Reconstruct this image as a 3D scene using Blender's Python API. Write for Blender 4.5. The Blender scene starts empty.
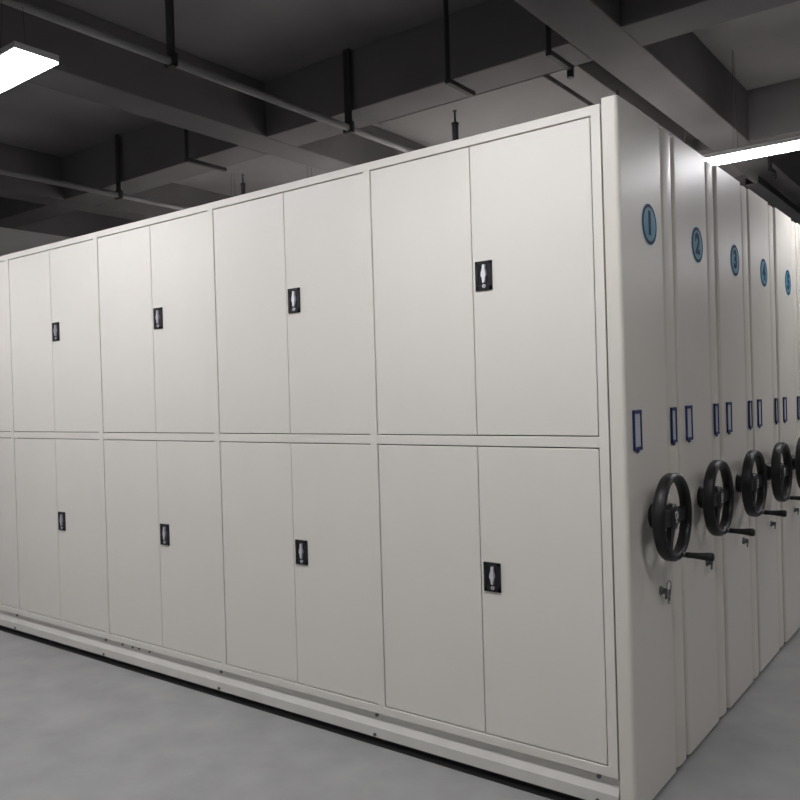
import bpy, bmesh, math
from mathutils import Vector, Matrix
S = bpy.context.scene
COL = S.collection
PI = math.pi

# ------------------------------------------------------------------ materials
def mat(name, color, rough=.5, metal=0, bump=0, bscale=200, var=0, vscale=3, emit=None, estr=0, coat=0, spec=.5):
    m = bpy.data.materials.new(name); m.use_nodes = True
    nt = m.node_tree; b = nt.nodes['Principled BSDF']
    b.inputs['Base Color'].default_value = (*color, 1)
    b.inputs['Roughness'].default_value = rough
    b.inputs['Metallic'].default_value = metal
    b.inputs['Specular IOR Level'].default_value = spec
    b.inputs['Coat Weight'].default_value = coat
    tc = nt.nodes.new('ShaderNodeTexCoord')
    if var:
        n = nt.nodes.new('ShaderNodeTexNoise'); n.inputs['Scale'].default_value = vscale; n.inputs['Detail'].default_value = 5
        r = nt.nodes.new('ShaderNodeMapRange'); r.inputs['From Min'].default_value = .3; r.inputs['From Max'].default_value = .7
        r.inputs['To Min'].default_value = 1-var; r.inputs['To Max'].default_value = 1+var
        mx = nt.nodes.new('ShaderNodeVectorMath'); mx.operation = 'SCALE'; mx.inputs[0].default_value = color
        nt.links.new(tc.outputs['Object'], n.inputs['Vector']); nt.links.new(n.outputs['Fac'], r.inputs['Value'])
        nt.links.new(r.outputs['Result'], mx.inputs['Scale']); nt.links.new(mx.outputs['Vector'], b.inputs['Base Color'])
    if bump:
        n = nt.nodes.new('ShaderNodeTexNoise'); n.inputs['Scale'].default_value = bscale; n.inputs['Detail'].default_value = 3
        bp = nt.nodes.new('ShaderNodeBump'); bp.inputs['Strength'].default_value = bump; bp.inputs['Distance'].default_value = .002
        nt.links.new(tc.outputs['Object'], n.inputs['Vector']); nt.links.new(n.outputs['Fac'], bp.inputs['Height'])
        nt.links.new(bp.outputs['Normal'], b.inputs['Normal'])
    if emit:
        b.inputs['Emission Color'].default_value = (*emit, 1); b.inputs['Emission Strength'].default_value = estr
    return m

M = dict(
    white=mat('white_powder_coat', (.71, .69, .635), .42, bump=.12, bscale=350, var=.012, vscale=4),
    endw=mat('white_end_panel_coat', (.66, .636, .575), .37, bump=.08, bscale=300, var=.015, vscale=4),
    dark=mat('dark_gap_steel', (.10, .10, .10), .6, var=.1),
    base=mat('grey_white_base_steel', (.60, .59, .545), .5, bump=.1, var=.04, vscale=9),
    bolt=mat('bolt_steel', (.16, .16, .17), .4, metal=.8, var=.1),
    black=mat('black_plastic', (.006, .006, .008), .45, bump=.15, bscale=500, var=.1),
    wheel=mat('black_wheel_plastic', (.007, .0075, .009), .42, bump=.2, bscale=400, var=.1, spec=.4),
    chrome=mat('silver_metal', (.80, .80, .86), .28, metal=.65, var=.03),
    emblem=mat('silver_emblem', (.7, .7, .7), .35, metal=.5, var=.03),
    blue=mat('blue_frame_plastic', (.010, .020, .105), .5, var=.05),
    card=mat('clear_card_holder', (.52, .56, .60), .25, var=.02),
    teal=mat('teal_sticker', (.014, .21, .32), .5, var=.05, vscale=20),
    navy=mat('navy_print', (.003, .022, .075), .6, var=.05, spec=.2),
    halo=mat('pale_sticker_edge', (.52, .66, .68), .4, var=.02),
    floor=None,
    ceil=mat('dark_ceiling_paint', (.165, .157, .164), .85, bump=.4, bscale=25, var=.16, vscale=1.6),
    beam=mat('dark_beam_paint', (.108, .102, .106), .85, bump=.4, bscale=30, var=.10, vscale=2.5),
    duct=mat('dark_grey_duct_paint', (.112, .105, .104), .7, bump=.2, bscale=20, var=.08, vscale=2),
    pipe=mat('grey_pipe_paint', (.15, .145, .15), .5, bump=.2, bscale=60, var=.12, vscale=6),
    rod=mat('black_hanger_steel', (.012, .012, .013), .6, var=.1),
    wallf=mat('mid_grey_wall_paint', (.20, .19, .18), .8, var=.05),
    wall=mat('pale_grey_wall_paint', (.60, .58, .60), .8, bump=.25, bscale=60, var=.05),
    housing=mat('fixture_housing', (.45, .45, .46), .5, var=.03),
    wire=mat('suspension_wire', (.03, .03, .03), .8, var=.05),
    lamp=mat('lit_diffuser', (.9, .9, .9), .5, emit=(.985, .97, 1.0), estr=26),
    flat_strip=mat('dark_floor_strip', (.03, .03, .03), .4, metal=.5, var=.1),
)
def floor_mat():
    m = mat('grey_floor_coating', (.27, .27, .265), .45, bump=.25, bscale=90, var=.12, vscale=5)
    return m
M['floor'] = floor_mat()

# ------------------------------------------------------------------ mesh helpers
class MB:
    def __init__(s): s.bm = bmesh.new(); s.mats = []
    def mi(s, m):
        if m not in s.mats: s.mats.append(m)
        return s.mats.index(m)
    def add(s, tmp, m, mtx=None, smooth=False):
        i = s.mi(m)
        if mtx is not None: tmp.transform(mtx)
        for f in tmp.faces: f.material_index = i; f.smooth = smooth
        me = bpy.data.meshes.new('t'); tmp.to_mesh(me); tmp.free(); s.bm.from_mesh(me); bpy.data.meshes.remove(me)
        return s
    def box(s, x0, x1, y0, y1, z0, z1, m, bev=0, seg=2):
        t = bmesh.new(); bmesh.ops.create_cube(t, size=1)
        for v in t.verts:
            v.co = Vector(((x0+x1)/2+v.co.x*(x1-x0), (y0+y1)/2+v.co.y*(y1-y0), (z0+z1)/2+v.co.z*(z1-z0)))
        if bev: bmesh.ops.bevel(t, geom=list(t.edges), offset=bev, segments=seg, affect='EDGES', profile=.5)
        return s.add(t, m)
    def cyl(s, a, b, r, m, r2=None, n=20):
        a = Vector(a); b = Vector(b); d = b-a
        t = bmesh.new(); bmesh.ops.create_cone(t, cap_ends=True, segments=n, radius1=r, radius2=r if r2 is None else r2, depth=d.length)
        q = d.to_track_quat('Z', 'Y').to_matrix().to_4x4()
        s.add(t, m, Matrix.Translation((a+b)/2) @ q)
        return s
    def lathe(s, pts, origin, axis, m, n=40, closed=False, smooth=True):
        # pts = (radius, height along axis)
        t = bmesh.new(); rings = []
        for r, h in pts:
            if r < 1e-6: rings.append([t.verts.new((0, 0, h))])
            else: rings.append([t.verts.new((r*math.cos(2*PI*k/n), r*math.sin(2*PI*k/n), h)) for k in range(n)])
        L = len(rings); rr = range(L if closed else L-1)
        for i in rr:
            A = rings[i]; B = rings[(i+1) % L]
            for k in range(n):
                k2 = (k+1) % n
                if len(A) == 1: t.faces.new((A[0], B[k], B[k2]))
                elif len(B) == 1: t.faces.new((A[k], B[0], A[k2]))
                else: t.faces.new((A[k], B[k], B[k2], A[k2]))
        bmesh.ops.recalc_face_normals(t, faces=t.faces)
        q = Vector(axis).to_track_quat('Z', 'Y').to_matrix().to_4x4()
        return s.add(t, m, Matrix.Translation(origin) @ q, smooth)
    def prism(s, prof, axis, a, b, m, smooth=False):
        # prof: 2D outline, extruded along axis ('x','y','z') from a to b
        t = bmesh.new()
        def P(p, h): return {'z': (p[0], p[1], h), 'x': (h, p[0], p[1]), 'y': (p[0], h, p[1])}[axis]
        A = [t.verts.new(P(p, a)) for p in prof]; B = [t.verts.new(P(p, b)) for p in prof]
        n = len(prof)
        t.faces.new(A); t.faces.new(B[::-1])
        for i in range(n): t.faces.new((A[i], B[i], B[(i+1) % n], A[(i+1) % n]))
        bmesh.ops.recalc_face_normals(t, faces=t.faces)
        return s.add(t, m, None, smooth)
    def tube(s, pts, r, m, n=8, closed=False):
        pts = [Vector(p) for p in pts]; t = bmesh.new(); rings = []; N = len(pts)
        for i, p in enumerate(pts):
            if closed: d = pts[(i+1) % N]-pts[i-1]
            else: d = pts[min(i+1, N-1)]-pts[max(i-1, 0)]
            q = d.to_track_quat('Z', 'Y').to_matrix()
            if rings:
                q2 = q
            rings.append([t.verts.new(p+q @ Vector((r*math.cos(2*PI*k/n), r*math.sin(2*PI*k/n), 0))) for k in range(n)])
        for i in range(N if closed else N-1):
            A = rings[i]; B = rings[(i+1) % N]
            for k in range(n): t.faces.new((A[k], B[k], B[(k+1) % n], A[(k+1) % n]))
        if not closed: t.faces.new(rings[0]); t.faces.new(rings[-1])
        bmesh.ops.recalc_face_normals(t, faces=t.faces)
        return s.add(t, m, None, True)
    def build(s, name, parent=None, loc=None):
        me = bpy.data.meshes.new(name); s.bm.to_mesh(me); s.bm.free()
        for m in s.mats: me.materials.append(m)
        o = bpy.data.objects.new(name, me); COL.objects.link(o)
        if parent: o.parent = parent
        if loc: o.location = loc
        return o

def tag(o, label, cat, group=None):
    o['label'] = label; o['category'] = cat
    if group: o['group'] = group
    return o
def empty(name, loc, label, cat, group=None):
    o = bpy.data.objects.new(name, None); COL.objects.link(o); o.location = loc; o.empty_display_size = .1
    return tag(o, label, cat, group)
def struct(o): o['kind'] = 'structure'; return o
def copy_tree(o, parent):
    c = o.copy(); COL.objects.link(c); c.parent = parent
    for ch in list(o.children): copy_tree(ch, c)
    return c

# ------------------------------------------------------------------ measurements
W = .9; A0 = .09; HT = 2.206; HP = 2.220
D = .513; NSEC = 6
ZB = .1485; ZMT = 1.1775; ZML = 1.1435; ZDT = 2.175
XL = -A0-W*NSEC

# ------------------------------------------------------------------ shared parts of each row
def door_mesh(w, z0, z1):
    b = MB(); b.box(0, w, 0, .018, z0, z1, M['white'], .0022, 2); return b
def handle(parent, x, zc):
    # black recessed plate with a silver turn lever and lock cylinder
    b = MB(); w, h = .066, .100
    b.box(x, x+w, -.005, .001, zc-h/2, zc-h/2+.016, M['black'], .0015)
    b.box(x, x+w, -.005, .001, zc+h/2-.012, zc+h/2, M['black'], .0015)
    b.box(x, x+.012, -.005, .001, zc-h/2, zc+h/2, M['black'], .0015)
    b.box(x+w-.014, x+w, -.005, .001, zc-h/2, zc+h/2, M['black'], .0015)
    b.box(x+.004, x+w-.004, -.002, .001, zc-h/2+.004, zc+h/2-.004, M['black'])
    p = b.build('handle_plate', parent); p['label'] = 'black recessed handle plate'
    c = MB(); cx = x+w*.54
    # lever: waisted silver tab, seen from the front
    prof = [(-.004, -.030), (.004, -.030), (.007, -.012), (.010, -.004), (.008, .008), (.0055, .016), (.006, .031), (-.003, .031), (-.005, .016), (-.009, .004), (-.010, -.006), (-.006, -.014)]
    prof = [(cx+a, zc+.006+q) for a, q in prof]
    c.prism(prof, 'y', -.011, -.002, M['chrome'])
    l = c.build('lever', p); l['label'] = 'silver turn lever'
    k = MB(); k.cyl((cx, .0, zc-.036), (cx, -.008, zc-.036), .0065, M['chrome'])
    k.box(cx-.001, cx+.001, -.0085, -.007, zc-.040, zc-.032, M['black'])
    kk = k.build('lock_cylinder', p)
    return p

def text_mesh(s, size):
    cu = bpy.data.curves.new('digit', 'FONT'); cu.body = s; cu.size = size; cu.extrude = .0004
    cu.align_x = 'CENTER'; cu.align_y = 'CENTER'; cu.offset = .0045
    o = bpy.data.objects.new('digit', cu); COL.objects.link(o)
    bpy.context.view_layer.update()
    me = bpy.data.meshes.new_from_object(o.evaluated_get(bpy.context.evaluated_depsgraph_get()))
    bpy.data.objects.remove(o); return me

def label_holder_mesh(y0, y1, z0, z1):
    b = MB(); t = .0065; q = .011
    b.box(.0, .0035, y0+t*.5, y1-t*.5, z0+q*.5, z1-q*.5, M['card'])
    b.box(.0, .007, y0, y0+t, z0, z1, M['blue'], .001)
    b.box(.0, .007, y1-t, y1, z0, z1, M['blue'], .001)
    b.box(.0, .0075, y0, y1, z0, z0+q, M['blue'], .001)
    b.box(.0, .0075, y0, y1, z1-q, z1, M['blue'], .001)
    b.box(.0, .005, (y0+y1)/2-.008, (y0+y1)/2+.008, z0-.008, z0+.002, M['blue'], .001)
    return b

def end_parts(row):
    """the painted end cover of a row: wide panel, narrow strip, sticker, label holders, wheel, lock"""
    r = .011
    def rounded(y0, y1, xb, xf, r0, r1):
        p = [(xb, y0)]
        for k in range(7):
            a = -PI/2+PI/2*k/6; p.append((xf-r0+r0*math.cos(a), y0+r0+r0*math.sin(a)))
        for k in range(7):
            a = PI/2*k/6; p.append((xf-r1+r1*math.cos(a), y1-r1+r1*math.sin(a)))
        p.append((xb, y1)); return p
    b = MB()
    b.prism(rounded(.0, .374, -.050, 0, .012, .010), 'z', .014, HP, M['endw'])
    ep = b.build('end_panel', row)
    prof = [(-.050, .388)]
    for k in range(15):
        q = k/14; yy = .388+.114*q
        sag = .007*(1-(2*q-1)**2)
        edge = -.012*max(0, 1-q/.14)**2-.012*max(0, 1-(1-q)/.14)**2
        prof.append((-.008+sag+edge, yy))
    prof.append((-.050, .502))
    b = MB(); b.prism(prof, 'z', .014, HP-.006, M['endw'])
    es = b.build('end_strip', row)
    b = MB(); b.box(-.046, -.022, .3745, .3875, .02, HP-.02, M['rod']); b.box(-.046, -.022, .5025, .5125, .02, HP-.02, M['rod'])  # dark strips fill the gaps between and below the panels
    b.box(-.045, -.014, .01, .500, .003, .02, M['dark'])
    b.build('gap_strip', row)['label'] = 'dark strips in the gaps between and below the end panels'
    return ep, es

def sticker(ep, digit):
    yc, zc = .247, 1.862
    b = MB()
    b.lathe([(0, 0), (.073, 0), (.073, .0008), (0, .0008)], (.0001, yc, zc), (1, 0, 0), M['halo'], smooth=False)
    b.lathe([(0, 0), (.067, 0), (.067, .0016), (0, .0016)], (.0001, yc, zc), (1, 0, 0), M['navy'], smooth=False)
    b.lathe([(0, 0), (.055, 0), (.055, .0022), (0, .0022)], (.0001, yc, zc), (1, 0, 0), M['teal'], smooth=False)
    s = b.build('number_sticker', ep); s['label'] = 'round teal sticker reading '+digit
    me = text_mesh(digit, .105 if len(digit) == 1 else .08); me.materials.clear(); me.materials.append(M['navy'])
    me.transform(Matrix(((0, 0, 1, .0027), (1, 0, 0, yc), (0, 1, 0, zc), (0, 0, 0, 1))))
    d = bpy.data.objects.new('printed_digit', me); COL.objects.link(d); d.parent = s
    return s

def hand_wheel(row):
    yc, zc = .205, .911; R = .140
    x0, x1 = .048, .086
    hub = MB()
    hub.lathe([(0, 0), (.040, 0), (.042, .008), (.036, .020), (.034, x0+.012), (0, x0+.012)], (0, yc, zc), (1, 0, 0), M['wheel'])
    # rim with a broad flat outer band
    w = MB()
    w.lathe([(R-.020, x0+.006), (R-.014, x0), (R-.004, x0), (R, x0+.006), (R, x1-.010), (R-.005, x1-.001), (R-.012, x1+.001), (R-.021, x1-.004), (R-.024, x1-.012), (R-.022, x0+.016)],
            (0, yc, zc), (1, 0, 0), M['wheel'], n=64, closed=True)
    rim = w.build('handwheel', row); rim['label'] = 'black handwheel with wide flat rim'
    hub.build('hub_boss', rim)
    c = MB()
    c.lathe([(0, x0+.002), (.040, x0+.002), (.044, x0+.008), (.042, x1-.014), (.030, x1-.010), (0, x1-.008)], (0, yc, zc), (1, 0, 0), M['wheel'])
    c.build('hub', rim)
    for ang in (0, 180, 248):
        s = MB(); t = bmesh.new()
        # tapering web from hub to rim
        pr = [(.030, -.030), (.075, -.024), (R-.014, -.030), (R-.014, .030), (.075, .024), (.030, .030)]
        if ang == 248: pr = [(.030, -.026), (.075, -.017), (R-.014, -.022), (R-.014, .022), (.075, .017), (.030, .026)]
        A = [t.verts.new((x0+.008, a, q)) for a, q in pr]; B = [t.verts.new((x1-.014, a, q)) for a, q in pr]
        t.faces.new(A); t.faces.new(B[::-1])
        for i in range(6): t.faces.new((A[i], B[i], B[(i+1) % 6], A[(i+1) % 6]))
        bmesh.ops.recalc_face_normals(t, faces=t.faces)
        bmesh.ops.bevel(t, geom=list(t.edges), offset=.004, segments=2, affect='EDGES')
        s.add(t, M['wheel'], Matrix.Translation((0, yc, zc)) @ Matrix.Rotation(math.radians(ang), 4, 'X'))
        s.build('spoke', rim)
    # small silver emblem on the hub
    e = MB()
    ring = [(x1-.007, yc+.010*math.cos(2*PI*k/20), zc+.006+.012*math.sin(2*PI*k/20)) for k in range(20)]
    e.tube(ring, .0017, M['emblem'], closed=True)
    e.box(x1-.009, x1-.0055, yc-.004, yc+.004, zc-.018, zc-.010, M['emblem'], .001)
    e.build('emblem', rim)['label'] = 'small silver emblem'
    # crank grip pointing outwards at the low right of the rim
    a = math.radians(-76); gy, gz = yc+(R-.012)*math.cos(a), zc+(R-.012)*math.sin(a)
    g = MB()
    g.lathe([(0, -.004), (.009, -.004), (.009, .008), (0, .008)], (x1, gy, gz), (1, 0, 0), M['bolt'])
    g.build('crank_pin', rim)['label'] = 'small metal crank pin'
    g = MB()
    g.lathe([(0, .008), (.008, .008), (.0095, .013), (.009, .026), (.0105, .052), (.0135, .076), (.0145, .084), (.014, .092), (.011, .095), (0, .095)],
            (x1, gy, gz), (1, 0, 0), M['wheel'])
    g.build('crank_grip', rim)['label'] = 'black tapered crank grip'
    return rim

def key_lock(row, keys):
    yc, zc = .262, .655
    b = MB()
    b.lathe([(0, 0), (.015, 0), (.015, .004), (.011, .006), (.011, .009), (0, .009)], (0, yc, zc), (1, 0, 0), M['bolt'])
    b.box(.009, .022, yc-.0012, yc+.0012, zc-.009, zc+.009, M['bolt'])
    lk = b.build('key_lock', row)
    k = MB()
    k.box(.016, .019, yc-.008, yc+.010, zc-.026, zc-.002, M['bolt'], .001)
    k.build('key', lk)
    if keys:
        r = MB(); ring = [(.020, yc+.020*math.cos(2*PI*q/24)+.024, zc+.012+.018*math.sin(2*PI*q/24)) for q in range(24)]
        r.tube(ring, .0016, M['bolt'], closed=True)
        r.build('key_ring', lk)['label'] = 'thin wire key ring'
        for dy, ln, an in ((.000, .045, .15), (.026, .034, -.25)):
            t = MB(); t.box(-.0012, .0012, -.009, .009, -.018, 0, M['bolt'], .0005)
            t.box(-.0012, .0012, -.003, .003, -.018-ln*.6, -.018, M['bolt'])
            o = t.build('key', lk); o.location = (.023, yc+dy, zc+.002); o.rotation_euler = (an, 0, 0)
    return lk

# ------------------------------------------------------------------ the row nearest the camera, with all its doors
ordinals = [str(q) for q in range(1, 11)]
GR = 'rows of mobile filing cabinets'
def row_root(j, label):
    return empty('mobile_shelving_row', (0, D*j, 0), label, 'mobile shelving', GR)

def frame_mesh(detail):
    b = MB(); m = M['white']; y1 = .505; X1 = -.055
    if not detail:
        b.box(XL, X1, .004, y1, ZB-.03, HT-.004, m, .003)
        return b
    # back carcass and the flat front frame around the doors
    b.box(XL-.0170, X1-.001, .024, y1, ZB-.0295, HT-.001, m)
    b.box(XL-.0175, X1, 0, .03, ZDT, HT, m, .002)                       # top rail
    b.box(XL-.0175, X1, 0, .03, ZB-.032, ZB, m, .002)                   # bottom rail
    b.box(XL-.0175, X1, .001, .03, ZML, ZMT, m, .002)                   # mid rail
    for k in range(1, NSEC+1):
        xc = -A0-W*k; b.box(xc-.0165, xc+.0165, -.0008, .029, ZB-.031, HT-.0008, m, .0012)
    b.box(-.0865, X1-.0006, -.0008, .029, ZB-.031, HT-.0008, m, .0012)
    return b

row = row_root(0, 'front row of white steel double-door filing cabinets, end panel with teal sticker 1')
frame_mesh(True).build('cabinet_frame', row)
b = MB(); b.box(XL, -.056, .0235, .0238, ZB, ZDT, M['dark']); b.build('door_recess', row)['label'] = 'dark gap behind the doors'
g = .0035
for k in range(NSEC):
    xr = (-A0 if k == 0 else -A0-W*k-.0165)-g+.003; xl = -A0-W*(k+1)+.0165+g
    xm = -.5325-W*k
    for z0, z1, hz in ((ZMT+g, ZDT-g, 1.724), (ZB+g, ZML-g, .696)):
        for (a, c, hd) in ((xl, xm-.0016, False), (xm+.0016, xr, True)):
            d = door_mesh(c-a, z0, z1).build('cabinet_door', row); d.location = (a, .002, 0)
            if hd: handle(d, .0115, hz)
# base: slanted plinth and dark under-carriage
b = MB(); b.prism([(.019, ZB-.03), (.014, .092), (.002, .066), (0, .062), (0, .024), (.018, .024), (.0195, .06)], 'x', XL-.0175, -.056, M['base'])
pl = b.build('base_plinth', row); pl['label'] = 'slanted grey-white base plinth'
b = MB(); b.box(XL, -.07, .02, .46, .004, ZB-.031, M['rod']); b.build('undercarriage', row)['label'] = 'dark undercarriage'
for k in range(0, NSEC):
    xx = -A0-W*k-.035
    bb = MB(); bb.cyl((xx, .022, .104), (xx, .011, .104), .0075, M['bolt'], n=10); bb.build('bolt', pl)
    bb = MB(); bb.cyl((xx, .004, .034), (xx, -.006, .034), .006, M['bolt'], n=10); bb.build('bolt', pl)
for xx in (-2.68, -2.595, -2.54, -2.455):
    bb = MB(); bb.cyl((xx, .022, .104), (xx, .012, .104), .006, M['bolt'], n=10); bb.build('bolt', pl)
ep, es = end_parts(row)
sticker(ep, '1')
lh1 = label_holder_mesh(.054, .118, 1.132, 1.258).build('label_holder', ep); lh1['label'] = 'blue-framed label holder'
lh2 = label_holder_mesh(.406, .456, 1.133, 1.256).build('label_holder', es); lh2['label'] = 'blue-framed label holder'; lh2.location.x = -.0015
rim = hand_wheel(row)
key_lock(row, True)

# the rows behind it: copies of the end parts with their own stickers, locks and bodies
labels = {1: 'second white shelving row from the front, end panel with teal sticker 2',
          2: 'third white shelving row from the front, end panel with teal sticker 3',
          3: 'fourth white shelving row from the front, end panel with teal sticker 4',
          4: 'fifth white shelving row from the front, wheel cut by right picture edge',
          5: 'sixth white shelving row from the front, at the right picture edge',
          6: 'seventh white shelving row, far down the line past the sixth',
          7: 'white shelving row with teal sticker 8, deep in the line of rows',
          8: 'white shelving row with teal sticker 9, next to the last of the line',
          9: 'last white shelving row of the line, teal sticker 10 on its end panel'}
body = None
for j in range(1, 10):
    r = row_root(j, labels[j])
    r.location.x = (0, -.002, 0, -.002, 0, .001, 0, 0, 0, 0)[j]
    if body is None: body = frame_mesh(False).build('cabinet_frame', r)
    else:
        c = body.copy(); COL.objects.link(c); c.parent = r
    if j == 1:
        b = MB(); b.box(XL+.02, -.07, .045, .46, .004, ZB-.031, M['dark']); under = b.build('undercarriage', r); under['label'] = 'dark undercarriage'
    else:
        c = under.copy(); COL.objects.link(c); c.parent = r
    for o in list(row.children):
        if o.name.startswith(('end_panel', 'end_strip', 'gap_strip', 'handwheel')):
            c = o.copy(); COL.objects.link(c); c.parent = r
            for ch in list(o.children):
                if ch.name.startswith('number_sticker'): continue
                d = ch.copy(); COL.objects.link(d); d.parent = c
            if o.name.startswith('end_panel'): sticker(c, ordinals[j])
    key_lock(r, False)

# ------------------------------------------------------------------ the room
X0, X1, Y0, Y1, ZC = -6.1, 3.4, -5.2, 9.0, 3.23
ZBM = 2.90
b = MB(); b.box(X0-.2, X1+.2, Y0-.2, Y1+.2, -.15, 0, M['floor']); struct(b.build('floor'))
b = MB(); b.box(X0-.2, X1+.2, Y0-.2, Y1+.2, ZC, ZC+.2, M['ceil']); struct(b.build('ceiling'))
b = MB(); b.box(X0+.3, -.02, -.016, .52, 0, .0035, M['flat_strip'], .001); n0 = b.build('trim_0'); struct(n0)  # thin dark strip lying on the floor under the front row
def wall(name, x0, x1, y0, y1, m='wallf'):
    b = MB(); b.box(x0, x1, y0, y1, 0, ZBM, M[m]); b.box(x0, x1, y0, y1, ZBM, ZC, M['ceil']); struct(b.build(name))
wall('wall_left', X0-.2, X0, Y0, Y1, 'wall')
wall('wall_right', X1, X1+.2, Y0, Y1)
wall('wall_front', X0-.2, X1+.2, Y0-.2, Y0)
wall('wall_back', X0-.2, X1+.2, Y1, Y1+.2, 'wall')
n = 0
def trim(x0, x1, y0, y1, z0=ZBM, m='beam'):
    global n
    n += 1; b = MB(); b.box(x0, x1, y0, y1, z0, ZC, M[m], .006); struct(b.build('trim_%d' % n))
for (a, c) in ((-5.08, -4.84), (-2.85, -2.61), (-.63, -.39), (1.82, 2.06)): trim(a, c, Y0, Y1)
for (a, c) in ((-3.4, -3.14), (-1.15, -.89), (1.05, 1.31), (3.19, 3.45), (5.4, 5.66), (7.6, 7.86)):
    if a < -1: a, c = a-.4, c-.4
    xs = [X0, -5.08, -4.84, -2.85, -2.61, -.63, -.39, 1.82, 2.06, X1]
    for i in range(0, 10, 2): trim(xs[i], xs[i+1], a, c)

# wide flat duct just behind the nearest cross beam
def duct(x0, x1, y0, y1, label):
    d = empty('ventilation_duct', ((x0+x1)/2, y0, ZBM), label, 'duct')
    b = MB(); b.box(-(x1-x0)/2, (x1-x0)/2, 0, y1-y0, 0, .22, M['duct'], .004); b.build('duct_body', d)
    for k in range(1, 2):
        f = MB(); y = k*1.6; f.box(-(x1-x0)/2-.004, (x1-x0)/2+.004, y, y+.012, -.004, .224, M['duct']); f.build('joint_flange', d)
    return d
duct(-1.965, -.900, 1.315, 3.185, 'wide flat dark-grey duct under the ceiling above the front cabinets')
duct(-.872, -.715, 1.315, 3.185, 'narrow dark-grey duct beside the beam, above the corner of the front row')

# long thin pipes on rod hangers
def pipe(name, x, z, y0, y1, r, label, hangers, rodw=.034):
    p = empty(name, (x, y0, z), label, 'pipe')
    b = MB(); b.cyl((0, 0, 0), (0, y1-y0, 0), r, M['pipe'], n=20); b.build('pipe_run', p)
    for y in hangers:
        h = MB(); h.box(-rodw/2, rodw/2, y-y0-.006, y-y0+.006, r, ZC-z, M['rod'], .002)
        h.box(-r-.012, r+.012, y-y0-.012, y-y0+.012, -r-.006, -r, M['rod'])
        h.box(-r-.012, -r-.001, y-y0-.012, y-y0+.012, -r-.006, r+.01, M['rod']); h.box(r+.001, r+.012, y-y0-.012, y-y0+.012, -r-.006, r+.01, M['rod'])
        h.box(-r-.012, r+.012, y-y0-.012, y-y0+.012, r+.004, r+.012, M['rod'])
        h.build('pipe_hanger', p)
    return p
pipe('water_pipe', -1.935, 2.80, -2.6, 4.6, .019, 'long thin grey pipe crossing under the beams, nearest the camera', (-1.3, -.15, 1.025, 3.6), .046)
pipe('water_pipe', -4.08, 2.80, -2.6, 4.6, .019, 'far thin grey pipe at the left, high above the end of the front row', (-1.2, 1.02), .04).name = 'water_pipe.001'

def stub(x, y, z, ln, rodtop, label, drop=False):
    p = empty('pipe_bracket', (x, y, z), label, 'bracket', None)
    b = MB(); b.box(-.014, .014, 0, ln, -.012, .012, M['rod'], .003); b.build('bracket_arm', p)
    b = MB(); b.cyl((0, .008, .0), (0, .008, ZC-z), .012, M['rod'], n=10); b.build('hanger_rod', p)
    if drop:
        b = MB(); b.cyl((0, ln, .01), (0, ln, -.045), .016, M['rod'], n=12); b.build('end_cap', p)
    return p
stub(-3.05, .80, 2.80, .31, 0, 'short dark bracket on a rod, under the cross beam left of the long pipe')
stub(-1.155, .83, 2.80, .23, 0, 'short dark bracket on a rod, under the cross beam above the widest cabinet doors')
stub(-.645, .86, 2.80, .22, 0, 'dark bracket with a down-turned end, beside the crossing of two beams', True)

def sprinkler(x, y, z0, z1, label, r=.011, head=True):
    s = empty('sprinkler', (x, y, z0), label, 'sprinkler', None)
    b = MB(); b.cyl((0, 0, 0), (0, 0, (z1-z0)*.76), r, M['rod'], n=12); b.build('riser', s)
    if head:
        b = MB(); h = (z1-z0)*.76; b.lathe([(0, h-.004), (r*1.15, h-.004), (r*1.15, h+.006), (r*.35, h+.010), (r*.3, z1-z0-.004), (r*.6, z1-z0-.003), (r*.6, z1-z0), (0, z1-z0)], (0, 0, 0), (0, 0, 1), M['rod'], n=14)
        b.build('sprinkler_head', s)
    return s
sprinkler(-.777, .30, HT, 2.432, 'dark sprinkler standing on top of the front row beside the last door pair', .0125)
sprinkler(-1.999, .30, HT, 2.412, 'small dark sprinkler rising over the cabinet top, middle left')
sprinkler(-.116, .30, HT, 2.392, 'thin dark rod standing at the corner of the front row top', .005, False)

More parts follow.
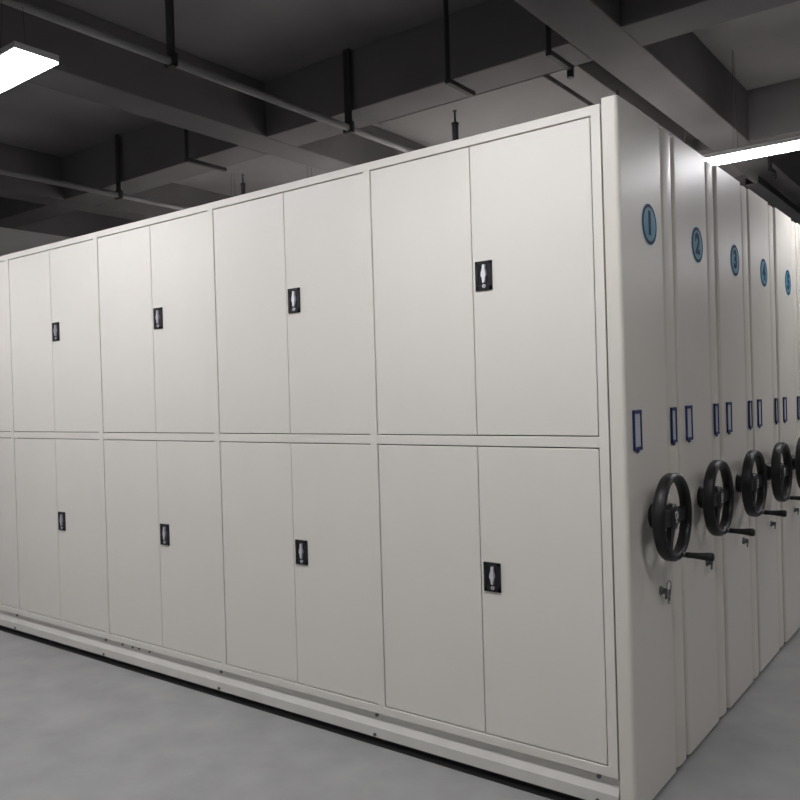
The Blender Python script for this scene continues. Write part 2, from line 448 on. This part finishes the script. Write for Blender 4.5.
# ceiling lamps, all of one kind, running along the rows; most unseen ones added for fill light
GL = 'hanging strip lamps'
def lamp(x0, x1, yc, label, zb=2.55, w=.165):
    L = x1-x0; p = empty('ceiling_lamp', (x0, yc, zb), label, 'lamp', GL)
    b = MB(); b.box(0, L, -w/2, w/2, .006, .030, M['housing'], .003); b.build('lamp_housing', p)
    b = MB(); b.box(.004, L-.004, -w/2+.003, w/2-.003, 0, .005, M['lamp']); b.build('diffuser', p)
    for xx in (.16, L-.16):
        for s in (-1, 1):
            c = MB(); c.cyl((xx, s*.05, .028), (xx, s*.012, ZC-zb), .0012, M['wire'], n=6); c.build('suspension_wire', p)
    return p
lamp(-2.96, -1.762, -.855, 'lit white strip lamp hanging at the upper left corner')
lamp(-.45, .80, 2.475, 'lit white strip lamp behind the front rows at the upper right', 2.62, .175)
for x0, y, lb in ((-1.0, -.855, 'lit strip lamp over the front aisle, facing the last door pair'),
                  (.9, -.855, 'lit strip lamp over the right aisle, ahead of the camera'),
                  (-4.5, -.855, 'lit strip lamp over the front aisle, left of the corner lamp'),
                  
                  (-4.4, 2.225, 'added fill lamp hidden behind the tops of the left cabinets'),  # this and the following lamps are added out of view to brighten the room
                  (-2.3, 2.225, 'added fill lamp hidden behind the middle cabinets'),
                  (-2.3, 4.5, 'added fill lamp hidden far behind the cabinets, over the last rows'),
                  (1.6, 2.475, 'added out-of-view fill lamp over the right aisle, beyond the first wheels'),
                  (-1.0, -3.8, 'added fill lamp behind the camera, nearer the right aisle'),
                  (-3.4, -3.8, 'added fill lamp behind the camera, over the middle'),
                  (.9, 5.3, 'added out-of-view fill lamp far down the right aisle, beyond the last wheel in view'),
                  (-1.6, 7.6, 'added out-of-view fill lamp in the far right background over the last rows'),
                  (-5.6, -3.8, 'added fill lamp behind the camera, near the left wall')):
    lamp(x0, x0+1.2, y, lb)

# bits seen past the far lamp
t = empty('cable_tray', (-.555, 3.95, 2.80), 'dark slotted cable tray running away over the far rows, right edge', 'cable tray')
b = MB()
b.box(-.045, .045, 0, 4.2, 0, .006, M['rod'])
b.build('tray_floor', t)
for s in (-1, 1):
    b = MB(); b.box(s*.045-.004, s*.045+.004, 0, 4.2, 0, .05, M['rod']); b.build('tray_side', t)
for y in (.5, 2.2, 3.8):
    b = MB(); b.cyl((.0, y, .0), (0, y, ZC-2.80), .006, M['rod'], n=8); b.build('hanger_rod', t)
stub(-.36, 3.62, 2.80, .12, 0, 'dark hanging bracket beyond the far lamp at the right edge', True)

# ------------------------------------------------------------------ camera
cd = bpy.data.cameras.new('camera'); co = bpy.data.objects.new('camera', cd); COL.objects.link(co)
yaw, pitch, roll = .6489, -.006, .0292
f = Vector((-math.sin(yaw), math.cos(yaw), 0)); r = Vector((math.cos(yaw), math.sin(yaw), 0)); u = Vector((0, 0, 1))
f2 = f*math.cos(pitch)+u*math.sin(pitch); u2 = u*math.cos(pitch)-f*math.sin(pitch)
r3 = r*math.cos(roll)-u2*math.sin(roll); u3 = r*math.sin(roll)+u2*math.cos(roll)
mw = Matrix.Identity(4)
for i in range(3): mw[i][0] = r3[i]; mw[i][1] = u3[i]; mw[i][2] = -f2[i]
mw.translation = (.9418, -2.3748, 1.3258)
co.matrix_world = mw
cd.sensor_width = 36; cd.lens = 36*808.7666/800; cd.clip_start = .05
S.camera = co

w = bpy.data.worlds.new('world'); S.world = w; w.use_nodes = True
w.node_tree.nodes['Background'].inputs[0].default_value = (.5, .5, .52, 1)
w.node_tree.nodes['Background'].inputs[1].default_value = 0
S.view_settings.view_transform = 'Standard'; S.view_settings.look = 'None'
S.view_settings.gamma = 1; S.view_settings.use_curve_mapping = False
S.view_settings.exposure = .36
